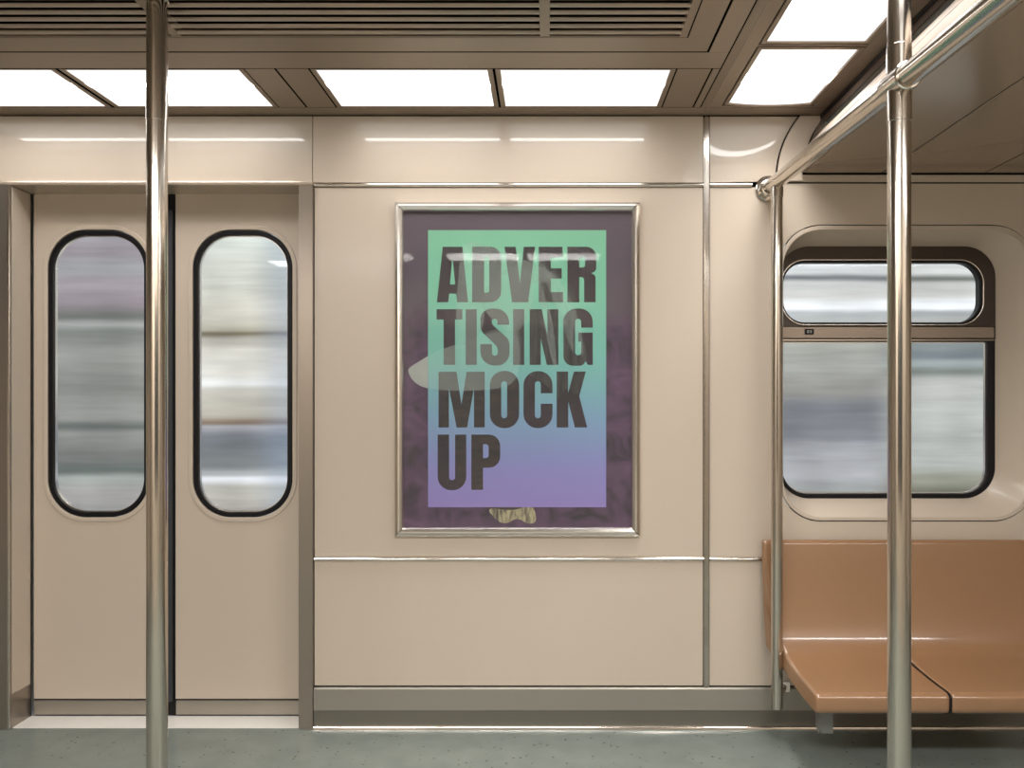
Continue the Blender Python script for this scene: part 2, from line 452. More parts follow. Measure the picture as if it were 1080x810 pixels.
def row_light(x0, x1, label, d0=D0, d1=D1, group=None, flip=False, fl_=True, fr_=True):
    root = empty('ceiling_light', ((x0+x1)/2, -(d0+d1)/2, CZ)); tag(root, label, 'ceiling light', group)
    # pan
    fo = ch(x0-.0185, x1+.0185, d0-.0005, d1+.0005)
    plate('light_frame', fo, [ch(x0-.001, x1+.001, d0+.007, d1-.007)], CZ-.001, CZ+.03, M['ceil'], root, 'z', .0012)
    plate('black_reveal', ch(x0-.0215, x1+.0215, d0-.004, d1+.004), [ch(x0-.0165, x1+.0165, d0+.0015, d1-.0015)], CZ+.0008, CZ+.03, M['dark'], root, 'z')
    c0 = -(d0+.233); c1 = -(d0+.193)
    if flip: c0, c1 = -(d1-.190), -(d1-.236)
    me = mesh_from([(x0, -d1+.005, CZ+.0015), (x1, -d1+.005, CZ+.0015), (x1, -d0-.003, CZ+.0015), (x0, -d0-.003, CZ+.0015),
                    (x0, -d1+.005, CZ+.02), (x1, -d1+.005, CZ+.02), (x1, -d0-.003, CZ+.02), (x0, -d0-.003, CZ+.02)],
                   [(3, 2, 1, 0), (4, 5, 6, 7), (0, 1, 5, 4), (1, 2, 6, 5), (2, 3, 7, 6), (3, 0, 4, 7)], 'diffuser')
    loc = -(d0+d1)/2
    o = link('diffuser', me, None, root)
    # object space = world metres (offset removed by link), so the core position is absolute
    me.materials.append(diffuser_mat('white_diffuser_row' + ('_far' if flip else ''), 'y', c0, c1, core=2. if flip else CORE))
    lamp_in(root, x0+.01, x1-.01, d0+.01, d1-.01, (FAR_SIDE if x0 > 1 else FAR) if flip else LAMP, 170 if flip else SPREAD)
    return root
GL = 'rectangular ceiling lights along the poster wall'
row_light(*row[0], 'white light panel in the ceiling row, beyond the left edge of the view', group=GL)
row_light(*row[1], 'white ceiling light panel cut by the left frame edge, above the left sliding door', group=GL)
row_light(*row[2], 'white ceiling light panel crossed by the left steel pole, above the doors', group=GL)
row_light(*row[3], 'left of the two white ceiling light panels above the framed poster', group=GL)
row_light(*row[4], 'right of the two white ceiling light panels above the framed poster', group=GL)

def square_light(d0, d1, label, bowed=False):
    root = empty('ceiling_light', ((RX0+RX1)/2, -(d0+d1)/2, CZ)); tag(root, label, 'ceiling light', 'square ceiling lights in the right tray')
    n = 24
    def end(x0, x1, d, b):    # wall-side edge, bowed toward the wall
        return [(x1+(x0-x1)*i/n, -d+b*(1-(2*i/n-1)**2)) for i in range(n+1)]
    b = .024 if bowed else .0
    of = [(RX0-.017, -d1-.017), (RX1+.017, -d1-.017)]+end(RX0-.017, RX1+.017, d0-.006, b)
    inn = [(RX0-.001, -d1-.001), (RX1+.001, -d1-.001)]+end(RX0-.001, RX1+.001, d0+.001, b)
    plate('light_frame', of, [inn], CZ-.004, CZ+.03, M['ceil'], root, 'z', .003)
    # shallow bowl diffuser
    V = []; F = []; nx, ny = 24, 24
    for j in range(ny+1):
        for i in range(nx+1):
            u = i/nx; v = j/ny
            x = RX0+(RX1-RX0)*u
            ys = -d0+.0+b*(1-(2*u-1)**2); y = -d1+(ys+d1)*v
            drop = .010*min(1, 6*u*(1-u))*min(1, 6*v*(1-v)+.0)
            V.append((x, y, CZ+.003-drop))
    for j in range(ny):
        for i in range(nx):
            a = j*(nx+1)+i; F.append((a, a+nx+1, a+nx+2, a+1))
    me = mesh_from(V, F, 'diffuser'); o = link('diffuser', me, None, root)
    for p in me.polygons: p.use_smooth = True
    me.materials.append(diffuser_mat('white_diffuser_square', 'y', -(d0+.40), -(d0+.31), .13, RX0, RX1, core=9. if bowed else 2.))
    lamp_in(root, RX0+.01, RX1-.01, d0+.01, d1-.01, SQUARE, 112)
    return root
sq = ['square white ceiling light with a bowed end, nearest the wall above the handrail',
      'square white ceiling light at the top edge, second from the wall',
      'square white ceiling light third from the wall in the right tray',
      'square white ceiling light fourth from the wall in the right tray',
      'square white ceiling light farthest from the wall in the right tray']
for k, (a, b) in enumerate(rlights): square_light(a, b, sq[k], k == 0)
for (x0, x1) in row[1:]+added_far_lights:
    row_light(x0, x1, 'unseen white light panel in the ceiling row on the far side, behind the viewpoint', 3.03, 3.345, 'ceiling lights behind the viewpoint', True)

# ventilation grille
vent = empty('ventilation_grille', (-1.0, -(VD0+VD1)/2, CZ)); tag(vent, 'long slatted metal ventilation grille in the middle of the ceiling', 'ventilation grille')
plate('grille_frame', ch(-3.396, VX1-.004, VD0+.004, VD1-.004), [ch(-3.37, VX1-.028, VD0+.012, VD1-.014)], CZ-.001, CZ+.02, M['ceil'], vent, 'z', .002)
plate('backing', ch(-3.39, VX1-.006, VD0+.006, VD1-.006), [], CZ+.040, CZ+.046, M['dark'], vent, 'z')
divs = [-2.26, -1.13, -.007]
bays = [(-3.37, -2.275), (-2.245, -1.145), (-1.115, -.022), (.008, VX1-.028)]
for dx in divs:
    plate('divider', ch(dx-.015, dx+.015, VD0+.012, VD1-.014), [], CZ-.0005, CZ+.03, M['ceil'], vent, 'z', .0015)
first = {}
d = VD0+.0345
k = 0
while d < VD1-.02:
    for bi, (x0, x1) in enumerate(bays):
        if k == 0:
            pts = [(-d+.0095, CZ+.0035), (-d+.0085, CZ-.0005), (-d+.004, CZ-.0025), (-d-.004, CZ-.0025), (-d-.0085, CZ-.0005), (-d-.0095, CZ+.0035)]
            first[bi] = profile_x('slat', pts, x0, x1, M['slat'], vent)
        else:
            c = first[bi].copy(); C.objects.link(c); c.parent = vent
            c.location = Vector(first[bi].location)+Vector((0, -.0428*k, 0))
    d += .0428; k += 1

# ------------------------------------------------------------------ overhead bulkhead above the seats
bulk = empty('overhead_bulkhead', (1.4, -.95, 2.167)); tag(bulk, 'dark bronze overhead bulkhead running out from the wall above the seats', 'overhead bulkhead')
Y0, Y1 = -.014, -1.90
def strip(name, pts, m, y0=Y0, y1=Y1): return profile_y(name, pts, y0, y1, M[m], bulk, smooth=35)
# (x, z) sections, from the ceiling down to the lower edge
strip('top_gasket', [(1.062, 2.392), (1.0700, 2.392), (1.11, 2.392), (1.11, 2.376), (1.0625, 2.376)], 'rubber')
strip('upper_face', [(1.066, 2.377), (1.056, 2.356), (1.046, 2.338), (1.0405, 2.329), (1.10, 2.329), (1.10, 2.377)], 'bulkdark')
strip('smoked_strip', [(1.043, 2.3285), (1.0255, 2.2915), (1.10, 2.2915), (1.10, 2.3285)], 'smoke', -.13)
strip('smoked_strip_end', [(1.0415, 2.3285), (1.024, 2.2915), (1.10, 2.2915), (1.10, 2.3285)], 'bulkdark', Y0, -.128)
strip('slot', [(1.027, 2.293), (1.0215, 2.282), (1.10, 2.284), (1.10, 2.291)], 'rubber')
strip('lower_face', [(1.0205, 2.284), (1.006, 2.262), (.998, 2.2455), (1.10, 2.2455), (1.10, 2.284)], 'bulklip')
strip('lower_groove', [(1.000, 2.2475), (.998, 2.2405), (1.10, 2.2420), (1.10, 2.2455)], 'rubber')
strip('edge_moulding', [(.996, 2.2420), (.988, 2.222), (.983, 2.200), (.9825, 2.185), (.9855, 2.173), (.993, 2.167), (1.0, 2.167), (1.10, 2.167), (1.10, 2.2420)], 'bulklip')
for x0, x1 in ((1.002, 1.2995), (1.3085, 1.7015), (1.7105, 2.12), (2.129, XR)):
    me_o = box('underside_panel', x0, x1, Y1, Y0, 2.1655, 2.19, M['bulk'], bulk, bevel=.0006)
for xs in (1.305, 1.707, 2.1235):
    box('seam_bead', xs-.0008, xs+.0022, Y1, Y0, 2.1645, 2.18, M['lip'], bulk, bevel=.001)
box('seam_backing', 1.01, XR, Y1+.001, Y0-.001, 2.1662, 2.18, M['dark'], bulk)
box('inner_core', 1.09, XR, Y1, Y0, 2.19, 2.39, M['dark'], bulk)

# ------------------------------------------------------------------ poles and rail
def pole(x, dep, label, collars=(), r=.0275):
    root = empty('grab_pole', (x, -dep, 0)); tag(root, label, 'pole', 'floor-to-ceiling steel poles')
    tube('pole_tube', (x, -dep, .012), (x, -dep, CZ-.008), r, M['steel'], root, 56)
    for z0, z1, dr in collars:
        tube('collar', (x, -dep, z0), (x, -dep, z1), r+dr, M['steel'], root, 56, cham=.0012)
    for z0, z1 in ((0, .012), (CZ-.012, CZ)):
        tube('floor_flange' if z0 == 0 else 'ceiling_flange', (x, -dep, z0), (x, -dep, z1), .050 if z0 == 0 else .031, M['steel'], root, 56, cham=.003)
    return root
pole(-1.076, .94, 'vertical steel pole on the left, in front of the sliding doors', [(2.052, 2.105, .0009)])
pole(.851, 1.22, 'vertical steel pole on the right, in front of the seat window and seats', [(1.955, 2.030, .0015), (2.075, 2.14, .0015)], r=.0272)

hr = empty('handrail', (.86, -.8, 2.05)); tag(hr, 'horizontal steel handrail running from the wall past the right pole', 'handrail')
PA = Vector((.863, -.004, 2.107)); PBv = Vector((.851, -1.22, 2.052)); dirv = (PBv-PA).normalized()
tube('rail_tube', PA, PA+dirv*3.55, .0275, M['steel'], hr, 56)
tube('coupling_sleeve', PBv-dirv*.055, PBv+dirv*.055, .0335, M['steel'], hr, 56, cham=.003)
tube('wall_flange', (.863, -.0005, 2.107), (.863, -.013, 2.107), .050, M['chrome'], hr, 56, cham=.004)
tube('flange_neck', PA+dirv*.008, PA+dirv*.03, .034, M['chrome'], hr, 56, r1=.0285, cham=.002)
# slim upright under the handrail
up = empty('seat_post', (.860, -.135, .13)); tag(up, 'slim vertical steel post hanging from the handrail beside the seat', 'post')
tube('post_tube', (.860, -.135, .128), (.860, -.135, 2.083), .0215, M['steel'], up, 48, cham=.002)
tube('top_ferrule', (.860, -.135, 2.040), (.860, -.135, 2.080), .0235, M['steel'], up, 48, cham=.002)
tube('wall_bracket', (.866, -.135, .165), (.93, -.004, .165), .008, M['chrome'], up, 20)
box('bracket_foot', .915, .945, -.014, -.001, .145, .185, M['chrome'], up, bevel=.002)

# ------------------------------------------------------------------ seats
def seat(x0, xb0, x1, xb1, label, left):
    """x0/x1: side edges of the pan, xb0/xb1: side edges of the back at its top"""
    root = empty('seat', ((x0+x1)/2, -.3, .13)); tag(root, label, 'seat', 'tan moulded seats under the window')
    P = [(.028, .742), (.046, .744), (.056, .738), (.060, .728), (.068, .66), (.078, .58), (.090, .50), (.102, .44),
         (.113, .400), (.127, .368), (.146, .346), (.172, .333), (.21, .326), (.28, .3205), (.36, .3175), (.43, .3165),
         (.475, .3165), (.493, .3145), (.503, .308), (.507, .298), (.507, .270), (.504, .256), (.495, .248), (.46, .246), (.34, .248),
         (.22, .256), (.15, .272), (.105, .300), (.075, .345), (.055, .42), (.040, .52), (.028, .62)]
    def side(dv, z, top, pan):
        t = min(1, max(0, (z-.335)/.33)); t = t**.8
        if abs(top-pan) < .04: t = min(1, max(0, (z-.325)/.05)); t = t*t*(3-2*t); return pan+(top-pan)*t
        if dv < .058 or (z < .50 and dv < .24 and dv < .058+(.50-z)*.42 and z < .44-.9*(dv-.05)):
            t = min(1, max(0, (z-.262)/.09)); t = t*t*(3-2*t)*.92+.08*min(1, max(0, (z-.33)/.4))
        return pan+(top-pan)*t
    n = len(P)
    # cross-sections from the left side to the right, rounded in at both ends
    cx = sum(p[0] for p in P)/n
    prm = [(0.0, .010), (.0016, .006), (.0045, .0026), (.009, .0008), (.014, 0)]
    def inset(pts, k):
        out = []
        for i in range(n):
            a = Vector(pts[i-1]); b = Vector(pts[i]); c = Vector(pts[(i+1) % n])
            t = (c-a).normalized(); nn = Vector((-t.y, t.x))   # outline runs clockwise in (d,z): inward
            out.append((b.x-nn.x*k*-1 if False else b.x+nn.x*k*SGN, b.y+nn.y*k*SGN))
        return out
    area = sum(P[i][0]*P[(i+1) % n][1]-P[(i+1) % n][0]*P[i][1] for i in range(n))
    SGN = 1 if area > 0 else -1
    loops = []
    for (e, k) in prm:
        q = inset(P, k); loops.append([(side(a, b, xb0, x0)+e, -a, b) for a, b in q])
    for t in (.25, .5, .75):
        loops.append([(side(a, b, xb0, x0)*(1-t)+side(a, b, xb1, x1)*t, -a, b) for a, b in P])
    for (e, k) in prm[::-1]:
        q = inset(P, k); loops.append([(side(a, b, xb1, x1)-e, -a, b) for a, b in q])
    loft('seat_shell', loops, M['seat'], root, caps=True, smooth=60)
    if left:      # black seal filling the joint to the next seat
        q = inset(P, .0022)
        loft('joint_seal', [[(side(a, b, xb1, x1)-.003, -a, b) for a, b in q], [(side(a, b, xb1, x1)+.0046, -a, b) for a, b in q]], M['rubber'], root, caps=True)
    # cantilever bracket: folded plate from the wall
    bx = x0+.050 if left else x1-.05
    pts = [(-.012, .246), (-.395, .246), (-.395, .150), (-.378, .134), (-.355, .150), (-.34, .222), (-.012, .222)]
    plate_pts = [[(bx, y, z) for y, z in pts], [(bx+.004, y, z) for y, z in pts]]
    loft('support_bracket', plate_pts, M['bracket'], root, caps=True)
    box('bracket_flange', bx+.004, bx+.046, -.392, -.388, .140, .246, M['bracket'], root)
    return root
seat(.884, .829, 1.3275, 1.3575, 'tan moulded seat on the left, beside the slim post', True)
seat(1.3325, 1.3625, 1.800, 1.845, 'tan moulded seat on the right, cut by the right frame edge', False)

# ------------------------------------------------------------------ framed poster
post = empty('framed_poster', (-.117, 0, .745)); tag(post, 'large framed advertising poster in purple and mint hanging on the beige wall', 'poster')
FX0, FX1, FZ0, FZ1 = -.594, .363, .750, 2.052
DEP = -.030
def fbar(pts_out, pts_in):
    # mitred bar: bevelled section from outer edge to inner edge
    (o0, o1), (i0, i1) = pts_out, pts_in
    sec = [(0, -.001), (0, -.016), (.18, -.024), (.45, DEP), (.62, DEP), (.86, -.025), (1, -.018), (1, -.006)]
    l0 = [(o0[0]+(i0[0]-o0[0])*t, y, o0[1]+(i0[1]-o0[1])*t) for t, y in sec]
    l1 = [(o1[0]+(i1[0]-o1[0])*t, y, o1[1]+(i1[1]-o1[1])*t) for t, y in sec]
    return loft('frame_bar', [l0, l1], M['frame_steel'], post, caps=True, smooth=20)
w = .036
PG = bpy.data.materials.new('poster_pane'); PG.use_nodes = True
_n = PG.node_tree; _n.nodes.clear(); _o = _n.nodes.new('ShaderNodeOutputMaterial'); _x = _n.nodes.new('ShaderNodeMixShader'); _x.inputs[0].default_value = .007
_t = _n.nodes.new('ShaderNodeBsdfTransparent'); _g = _n.nodes.new('ShaderNodeBsdfGlossy'); _g.inputs['Roughness'].default_value = .03
_n.links.new(_t.outputs[0], _x.inputs[1]); _n.links.new(_g.outputs[0], _x.inputs[2]); _n.links.new(_x.outputs[0], _o.inputs[0])
O = [(FX0, FZ0), (FX1, FZ0), (FX1, FZ1), (FX0, FZ1)]
I = [(FX0+w, FZ0+w), (FX1-w, FZ0+w), (FX1-w, FZ1-w), (FX0+w, FZ1-w)]
for a, b, dx, dz in ((0, 1, 1, 0), (1, 2, 0, 1), (2, 3, -1, 0), (3, 0, 0, -1)):
    s = .0015
    fbar(((O[a][0]+dx*s, O[a][1]+dz*s), (O[b][0]-dx*s, O[b][1]-dz*s)), ((I[a][0]+dx*s, I[a][1]+dz*s), (I[b][0]-dx*s, I[b][1]-dz*s)))
box('backing_board', FX0+.004, FX1-.004, -.010, -.0005, FZ0+.004, FZ1-.004, M['rubber'], post)

def poster_bg():
    m = bpy.data.materials.new('purple_photo_print'); m.use_nodes = True
    nt = m.node_tree; b = nt.nodes['Principled BSDF']; L = nt.links.new
    tc = nt.nodes.new('ShaderNodeTexCoord')
    n1 = nt.nodes.new('ShaderNodeTexNoise'); n1.inputs['Scale'].default_value = 9; n1.inputs['Detail'].default_value = 7; n1.inputs['Distortion'].default_value = 1.2
    L(tc.outputs['Object'], n1.inputs['Vector'])
    r = nt.nodes.new('ShaderNodeValToRGB'); cr = r.color_ramp
    cr.elements[0].position = .33; cr.elements[0].color = (.038, .030, .036, 1)
    cr.elements[1].position = .68; cr.elements[1].color = (.125, .070, .125, 1)
    e = cr.elements.new(.5); e.color = (.085, .050, .085, 1)
    L(n1.outputs['Fac'], r.inputs['Fac'])
    # plain dusk sky in the upper third of the print
    sp = nt.nodes.new('ShaderNodeSeparateXYZ'); L(tc.outputs['Object'], sp.inputs[0])
    n2 = nt.nodes.new('ShaderNodeTexNoise'); n2.inputs['Scale'].default_value = 7; L(tc.outputs['Object'], n2.inputs['Vector'])
    ad = nt.nodes.new('ShaderNodeMath'); ad.operation = 'MULTIPLY_ADD'; ad.inputs[1].default_value = .4
    L(n2.outputs['Fac'], ad.inputs[0]); L(sp.outputs['Z'], ad.inputs[2])
    mr = nt.nodes.new('ShaderNodeMapRange'); mr.interpolation_type = 'SMOOTHSTEP'
    mr.inputs['From Min'].default_value = 1.72; mr.inputs['From Max'].default_value = 1.90
    L(ad.outputs[0], mr.inputs['Value'])
    sky = nt.nodes.new('ShaderNodeMixRGB'); sky.inputs['Color2'].default_value = (.098, .074, .094, 1)
    L(mr.outputs[0], sky.inputs['Fac']); L(r.outputs['Color'], sky.inputs['Color1'])
    L(sky.outputs[0], b.inputs['Base Color']); b.inputs['Roughness'].default_value = .55
    return m
def film(name, col, alpha, ramp=None, ax='Z'):
    m = bpy.data.materials.new(name); m.use_nodes = True
    nt = m.node_tree; b = nt.nodes['Principled BSDF']; L = nt.links.new
    b.inputs['Base Color'].default_value = (*col, 1); b.inputs['Roughness'].default_value = .5
    b.inputs['Alpha'].default_value = alpha
    if ramp:
        tc = nt.nodes.new('ShaderNodeTexCoord'); sp = nt.nodes.new('ShaderNodeSeparateXYZ'); L(tc.outputs['Object'], sp.inputs[0])
        mr = nt.nodes.new('ShaderNodeMapRange'); mr.inputs['From Min'].default_value = .868; mr.inputs['From Max'].default_value = 1.94
        L(sp.outputs['Z'], mr.inputs['Value'])
        r = nt.nodes.new('ShaderNodeValToRGB'); cr = r.color_ramp
        cr.elements[0].position = ramp[0][0]; cr.elements[0].color = (*ramp[0][1], 1)
        cr.elements[1].position = ramp[-1][0]; cr.elements[1].color = (*ramp[-1][1], 1)
        for p, c in ramp[1:-1]: cr.elements.new(p).color = (*c, 1)
        L(mr.outputs[0], r.inputs['Fac']); L(r.outputs['Color'], b.inputs['Base Color'])
    return m
def px(x, y):                  # artwork layout in the poster's own units: 270 per metre
    return ((x-577)/270, 1.289+(420-y)/270)
box('print', FX0+w-.004, FX1-w+.004, -.0115, -.0100, FZ0+w-.004, FZ1-w+.004, poster_bg(), post)

# the figure in the photograph on the poster (flat print)
def sm(pts, it=2):
    for _ in range(it):
        q = []
        for i in range(len(pts)):
            a = pts[i]; b = pts[(i+1) % len(pts)]
            q += [(a[0]*.75+b[0]*.25, a[1]*.75+b[1]*.25), (a[0]*.25+b[0]*.75, a[1]*.25+b[1]*.75)]
        pts = q
    return pts
def print_mat(name, c1, c2, scale, stretch=(1, 1, 1), rot=0.):
    m = bpy.data.materials.new(name); m.use_nodes = True
    nt = m.node_tree; b = nt.nodes['Principled BSDF']; L = nt.links.new
    tc = nt.nodes.new('ShaderNodeTexCoord'); mp = nt.nodes.new('ShaderNodeMapping'); mp.inputs['Scale'].default_value = stretch
    mp.inputs['Rotation'].default_value = (0, rot, 0)
    n1 = nt.nodes.new('ShaderNodeTexNoise'); n1.inputs['Scale'].default_value = scale; n1.inputs['Detail'].default_value = 3
    L(tc.outputs['Object'], mp.inputs['Vector']); L(mp.outputs[0], n1.inputs['Vector'])
    r = nt.nodes.new('ShaderNodeValToRGB'); r.color_ramp.elements[0].position = .35; r.color_ramp.elements[1].position = .65
    r.color_ramp.elements[0].color = (*c1, 1); r.color_ramp.elements[1].color = (*c2, 1)
    L(n1.outputs['Fac'], r.inputs['Fac']); L(r.outputs[0], b.inputs['Base Color']); b.inputs['Roughness'].default_value = .5
    return m
SK = print_mat('printed_skin_tone', (.20, .22, .20), (.36, .38, .35), 6)
SK2 = print_mat('printed_skin_pale', (.25, .27, .25), (.40, .42, .39), 6)
HA = print_mat('printed_hair', (.05, .06, .052), (.20, .22, .195), 30, (3.0, 1, .35), .35)
DR = print_mat('printed_dress', (.035, .032, .022), (.125, .085, .055), 26, (.45, 1, 2.2), .6)
HM = print_mat('printed_hem', (.06, .045, .04), (.40, .36, .22), 32, (2.2, 1, .6), .5)
def fig(name, pts, m, layer, it=2):
    q = [px(x, y) for x, y in sm(pts, it)]
    return plate(name, q, [], -.0117-.0002*layer, -.0115-.0002*layer, m, post, 'y')
def cz(L_): return [(400+x/2.131, 200+y/2.131) for x, y in L_]
fig('printed_dress', cz([(150, 430), (200, 400), (310, 395), (320, 470), (290, 540), (300, 600), (345, 650), (352, 745), (330, 752), (300, 715), (245, 720), (200, 690), (165, 600), (140, 540)]), DR, 1)
fig('printed_hair', cz([(310, 175), (345, 150), (400, 175), (440, 230), (455, 310), (470, 390), (450, 470), (420, 440), (400, 480), (380, 440), (340, 420), (300, 400), (285, 300), (290, 230)]), HA, 1)
fig('printed_arm', cz([(186, 132), (200, 118), (222, 120), (300, 148), (390, 185), (395, 205), (340, 215), (300, 190), (262, 195), (240, 240), (232, 330), (180, 360), (172, 300), (178, 200)]), SK, 2)
fig('printed_face', cz([(262, 195), (300, 172), (345, 180), (350, 240), (330, 300), (300, 330), (260, 300), (228, 260), (222, 246), (236, 240), (234, 224), (250, 215)]), SK2, 3)
fig('printed_torso', cz([(215, 330), (300, 300), (325, 330), (310, 400), (240, 395), (190, 380)]), SK, 2)
fig('printed_forearm', cz([(67, 412), (66, 404), (74, 396), (132, 362), (200, 340), (300, 308), (320, 350), (312, 440), (230, 452), (150, 452), (100, 446), (76, 430)]), SK2, 3)
fig('printed_hem', cz([(240, 712), (300, 722), (345, 705), (356, 745), (335, 752), (310, 735), (285, 752), (262, 742)]), HM, 2)

pale = film('pale_figure_ink', (.80, .95, .88), .065)
def ghost(pts, it=2):
    q = [px(x, y) for x, y in sm(cz(pts), it)]
    plate('figure_tint', q, [], -.0142, -.0140, pale, post, 'y')
GHOSTS = [[(186, 132), (200, 118), (222, 120), (300, 148), (390, 185), (395, 205), (340, 215), (300, 190), (262, 195), (240, 240), (232, 330), (180, 360), (172, 300), (178, 200)],
          [(262, 195), (300, 172), (345, 180), (350, 240), (330, 300), (300, 330), (260, 300), (228, 260), (222, 246), (236, 240), (234, 224), (250, 215)],
          [(112, 374), (112, 374), (132, 362), (200, 340), (300, 308), (320, 350), (312, 440), (230, 452), (150, 452), (112, 447), (112, 447)],
          [(352, 160), (372, 168), (425, 260), (440, 360), (432, 365), (405, 280)], [(350, 190), (360, 200), (392, 300), (400, 400), (390, 400), (370, 300)],
          [(380, 180), (398, 190), (448, 280), (462, 380), (452, 370), (430, 290)]]
# colour panel with the letters knocked out
def rp(pts, n=8):
    """polygon with per-corner radius (x, y, r)"""
    out = []; N = len(pts)
    for i, p in enumerate(pts):
        x, y = p[0], p[1]; r = p[2] if len(p) > 2 else 0
        if not r: out.append((x, y)); continue
        a = Vector(pts[i-1][:2])-Vector((x, y)); b = Vector(pts[(i+1) % N][:2])-Vector((x, y))
        la, lb = a.length, b.length; a.normalize(); b.normalize()
        ang = a.angle(b); t = r/math.tan(ang/2); t = min(t, la*.499 if len(pts[i-1]) > 2 and pts[i-1][2] else la, lb*.499 if len(pts[(i+1) % N]) > 2 and pts[(i+1) % N][2] else lb)
        r_ = t*math.tan(ang/2)
        bis = (a+b).normalized(); c = Vector((x, y))+bis*(r_/math.sin(ang/2))
        s = Vector((x, y))+a*t-c; e = Vector((x, y))+b*t-c
        a0 = math.atan2(s.y, s.x); a1_ = math.atan2(e.y, e.x); dl = (a1_-a0+PI) % (2*PI)-PI
        for k in range(n+1):
            th = a0+dl*k/n; out.append((c.x+r_*math.cos(th), c.y+r_*math.sin(th)))
    return out
def RR(x0, x1, y0, y1, r):
    rs = r if isinstance(r, (list, tuple)) else [r]*4
    return [(x0, y0, rs[0]), (x1, y0, rs[1]), (x1, y1, rs[2]), (x0, y1, rs[3])]
GLY = []   # (letter, origin x, origin y, outer, holes)
GLY.append(('A', 450, 250, [(188, 118), (412, 118), (475, 748), (352, 748), (340, 650), (262, 650), (250, 748), (122, 748)], [[(298, 225), (328, 545), (270, 545)]]))
GLY.append(('D', 450, 250, RR(522, 852, 118, 748, [0, 125, 125, 0]), [RR(658, 715, 228, 638, [0, 24, 24, 0])]))
GLY.append(('V', 540, 250, [(-84, 118), (43, 118), (92, 530), (135, 118), (265, 118), (185, 748), (3, 748)], []))
GLY.append(('E', 540, 250, [(304, 118), (575, 118), (575, 238), (442, 238), (442, 362), (566, 362), (566, 480), (442, 480), (442, 632), (582, 632), (582, 748), (304, 748)], []))
GLY.append(('R', 540, 250, [(630, 118), (958, 118, 115), (958, 395, 60), (900, 418, 0), (950, 440, 50), (950, 748), (820, 748), (820, 462, 34), (765, 462), (765, 748), (630, 748)], [RR(765, 830, 235, 352, [0, 28, 28, 0])]))
GLY.append(('T', 450, 320, [(118, 70), (410, 70), (410, 188), (328, 188), (328, 702), (198, 702), (198, 188), (118, 188)], []))
GLY.append(('I', 450, 320, [(448, 70), (574, 70), (574, 702), (448, 702)], []))
GLY.append(('S', 450, 320, [(942, 247), (942, 62, 160), (615, 62, 160), (615, 310, 120), (812, 500, 90), (812, 597, 32), (747, 597, 32), (747, 466), (615, 466), (615, 710, 160), (946, 710, 160), (946, 420, 130), (745, 240, 90), (745, 180, 31), (808, 180, 31), (808, 247)], []))
GLY.append(('I', 540, 320, [(14, 70), (140, 70), (140, 702), (14, 702)], []))
GLY.append(('N', 540, 320, [(202, 70), (338, 70), (402, 355), (402, 70), (528, 70), (528, 702), (398, 702), (328, 405), (328, 702), (202, 702)], []))
GLY.append(('G', 540, 320, [(785, 280), (785, 180, 33), (718, 180, 33), (718, 592, 33), (785, 592, 33), (785, 440), (755, 440), (755, 335), (918, 335), (918, 702), (862, 702), (838, 660), (800, 712, 60), (585, 712, 150), (585, 62, 150), (918, 62, 150), (918, 280)], []))
GLY.append(('M', 450, 385, [(140, 78), (345, 78), (400, 450), (458, 78), (665, 78), (665, 710), (542, 710), (542, 262), (465, 710), (345, 710), (258, 262), (258, 710), (140, 710)], []))
GLY.append(('O', 450, 385, RR(722, 1055, 68, 718, 160), [RR(852, 918, 185, 605, 33)]))
GLY.append(('C', 540, 385, [(328, 322), (328, 185, 33), (262, 185, 33), (262, 605, 33), (328, 605, 33), (328, 440), (462, 440), (462, 718, 160), (132, 718, 160), (132, 70, 160), (462, 70, 160), (462, 322)], []))
GLY.append(('K', 540, 385, [(508, 75), (638, 75), (638, 318), (705, 75), (838, 75), (765, 355), (855, 710), (715, 710), (640, 420), (640, 710), (508, 710)], []))
GLY.append(('U', 450, 450, [(130, 88), (260, 88), (260, 605, 33), (328, 605, 33), (328, 88), (455, 88), (455, 720, 155), (130, 720, 155)], []))
GLY.append(('P', 450, 450, [(512, 88), (840, 88, 130), (840, 465, 130), (645, 465), (645, 715), (512, 715)], [RR(645, 708, 198, 355, [0, 32, 32, 0])]))
letters = []; counters = []
for ch_, ox, oy, outer, hs in GLY:
    letters.append([px(ox+x/10.8, oy+y/10.8) for x, y in rp(outer)])
    for h in hs: counters.append([px(ox+x/10.8, oy+y/10.8) for x, y in rp(h)])
(x0, z1), (x1, z0) = px(452, 243.5), px(639, 534.5)
gm = film('mint_to_lilac_film', (1, 1, 1), .70, [(0, lin((158, 142, 205))), (.14, lin((152, 150, 208))), (.33, lin((140, 178, 205))), (.52, lin((136, 203, 192))), (.78, lin((140, 215, 183))), (1, lin((140, 205, 170)))])
plate('colour_panel', rc(x0, x1, z0, z1), letters+counters, -.0132, -.0130, gm, post, 'y')
plate('lettering', letters, counters, -.0134, -.0133, film('dark_letter_film', (.080, .068, .068), .38), post, 'y')
for g_ in GHOSTS: ghost(g_)
box('poster_glass', FX0+w-.004, FX1-w+.004, -.0170, -.0160, FZ0+w-.004, FZ1-w+.004, PG, post)

# ------------------------------------------------------------------ rest of the carriage behind the viewpoint
wf_ = box('wall_front', XL, XR, YB-.1, YB, -.05, 2.46, M['beige']); tag(wf_, kind='structure')
box('dark_reflection_panel', -1.1, 1.1, YB-.002, YB+.012, .75, 1.9, M['smoke'], wf_, bevel=.01)  # unseen dark panel added to put a dark stripe in the pole reflections
wl = box('wall_left', XL-.1, XL, YB-.1, .20, -.05, 2.5, M['beige']); tag(wl, kind='structure')
wr_ = box('wall_right', XR, XR+.1, YB-.1, .20, -.05, 2.5, M['beige']); tag(wr_, kind='structure')

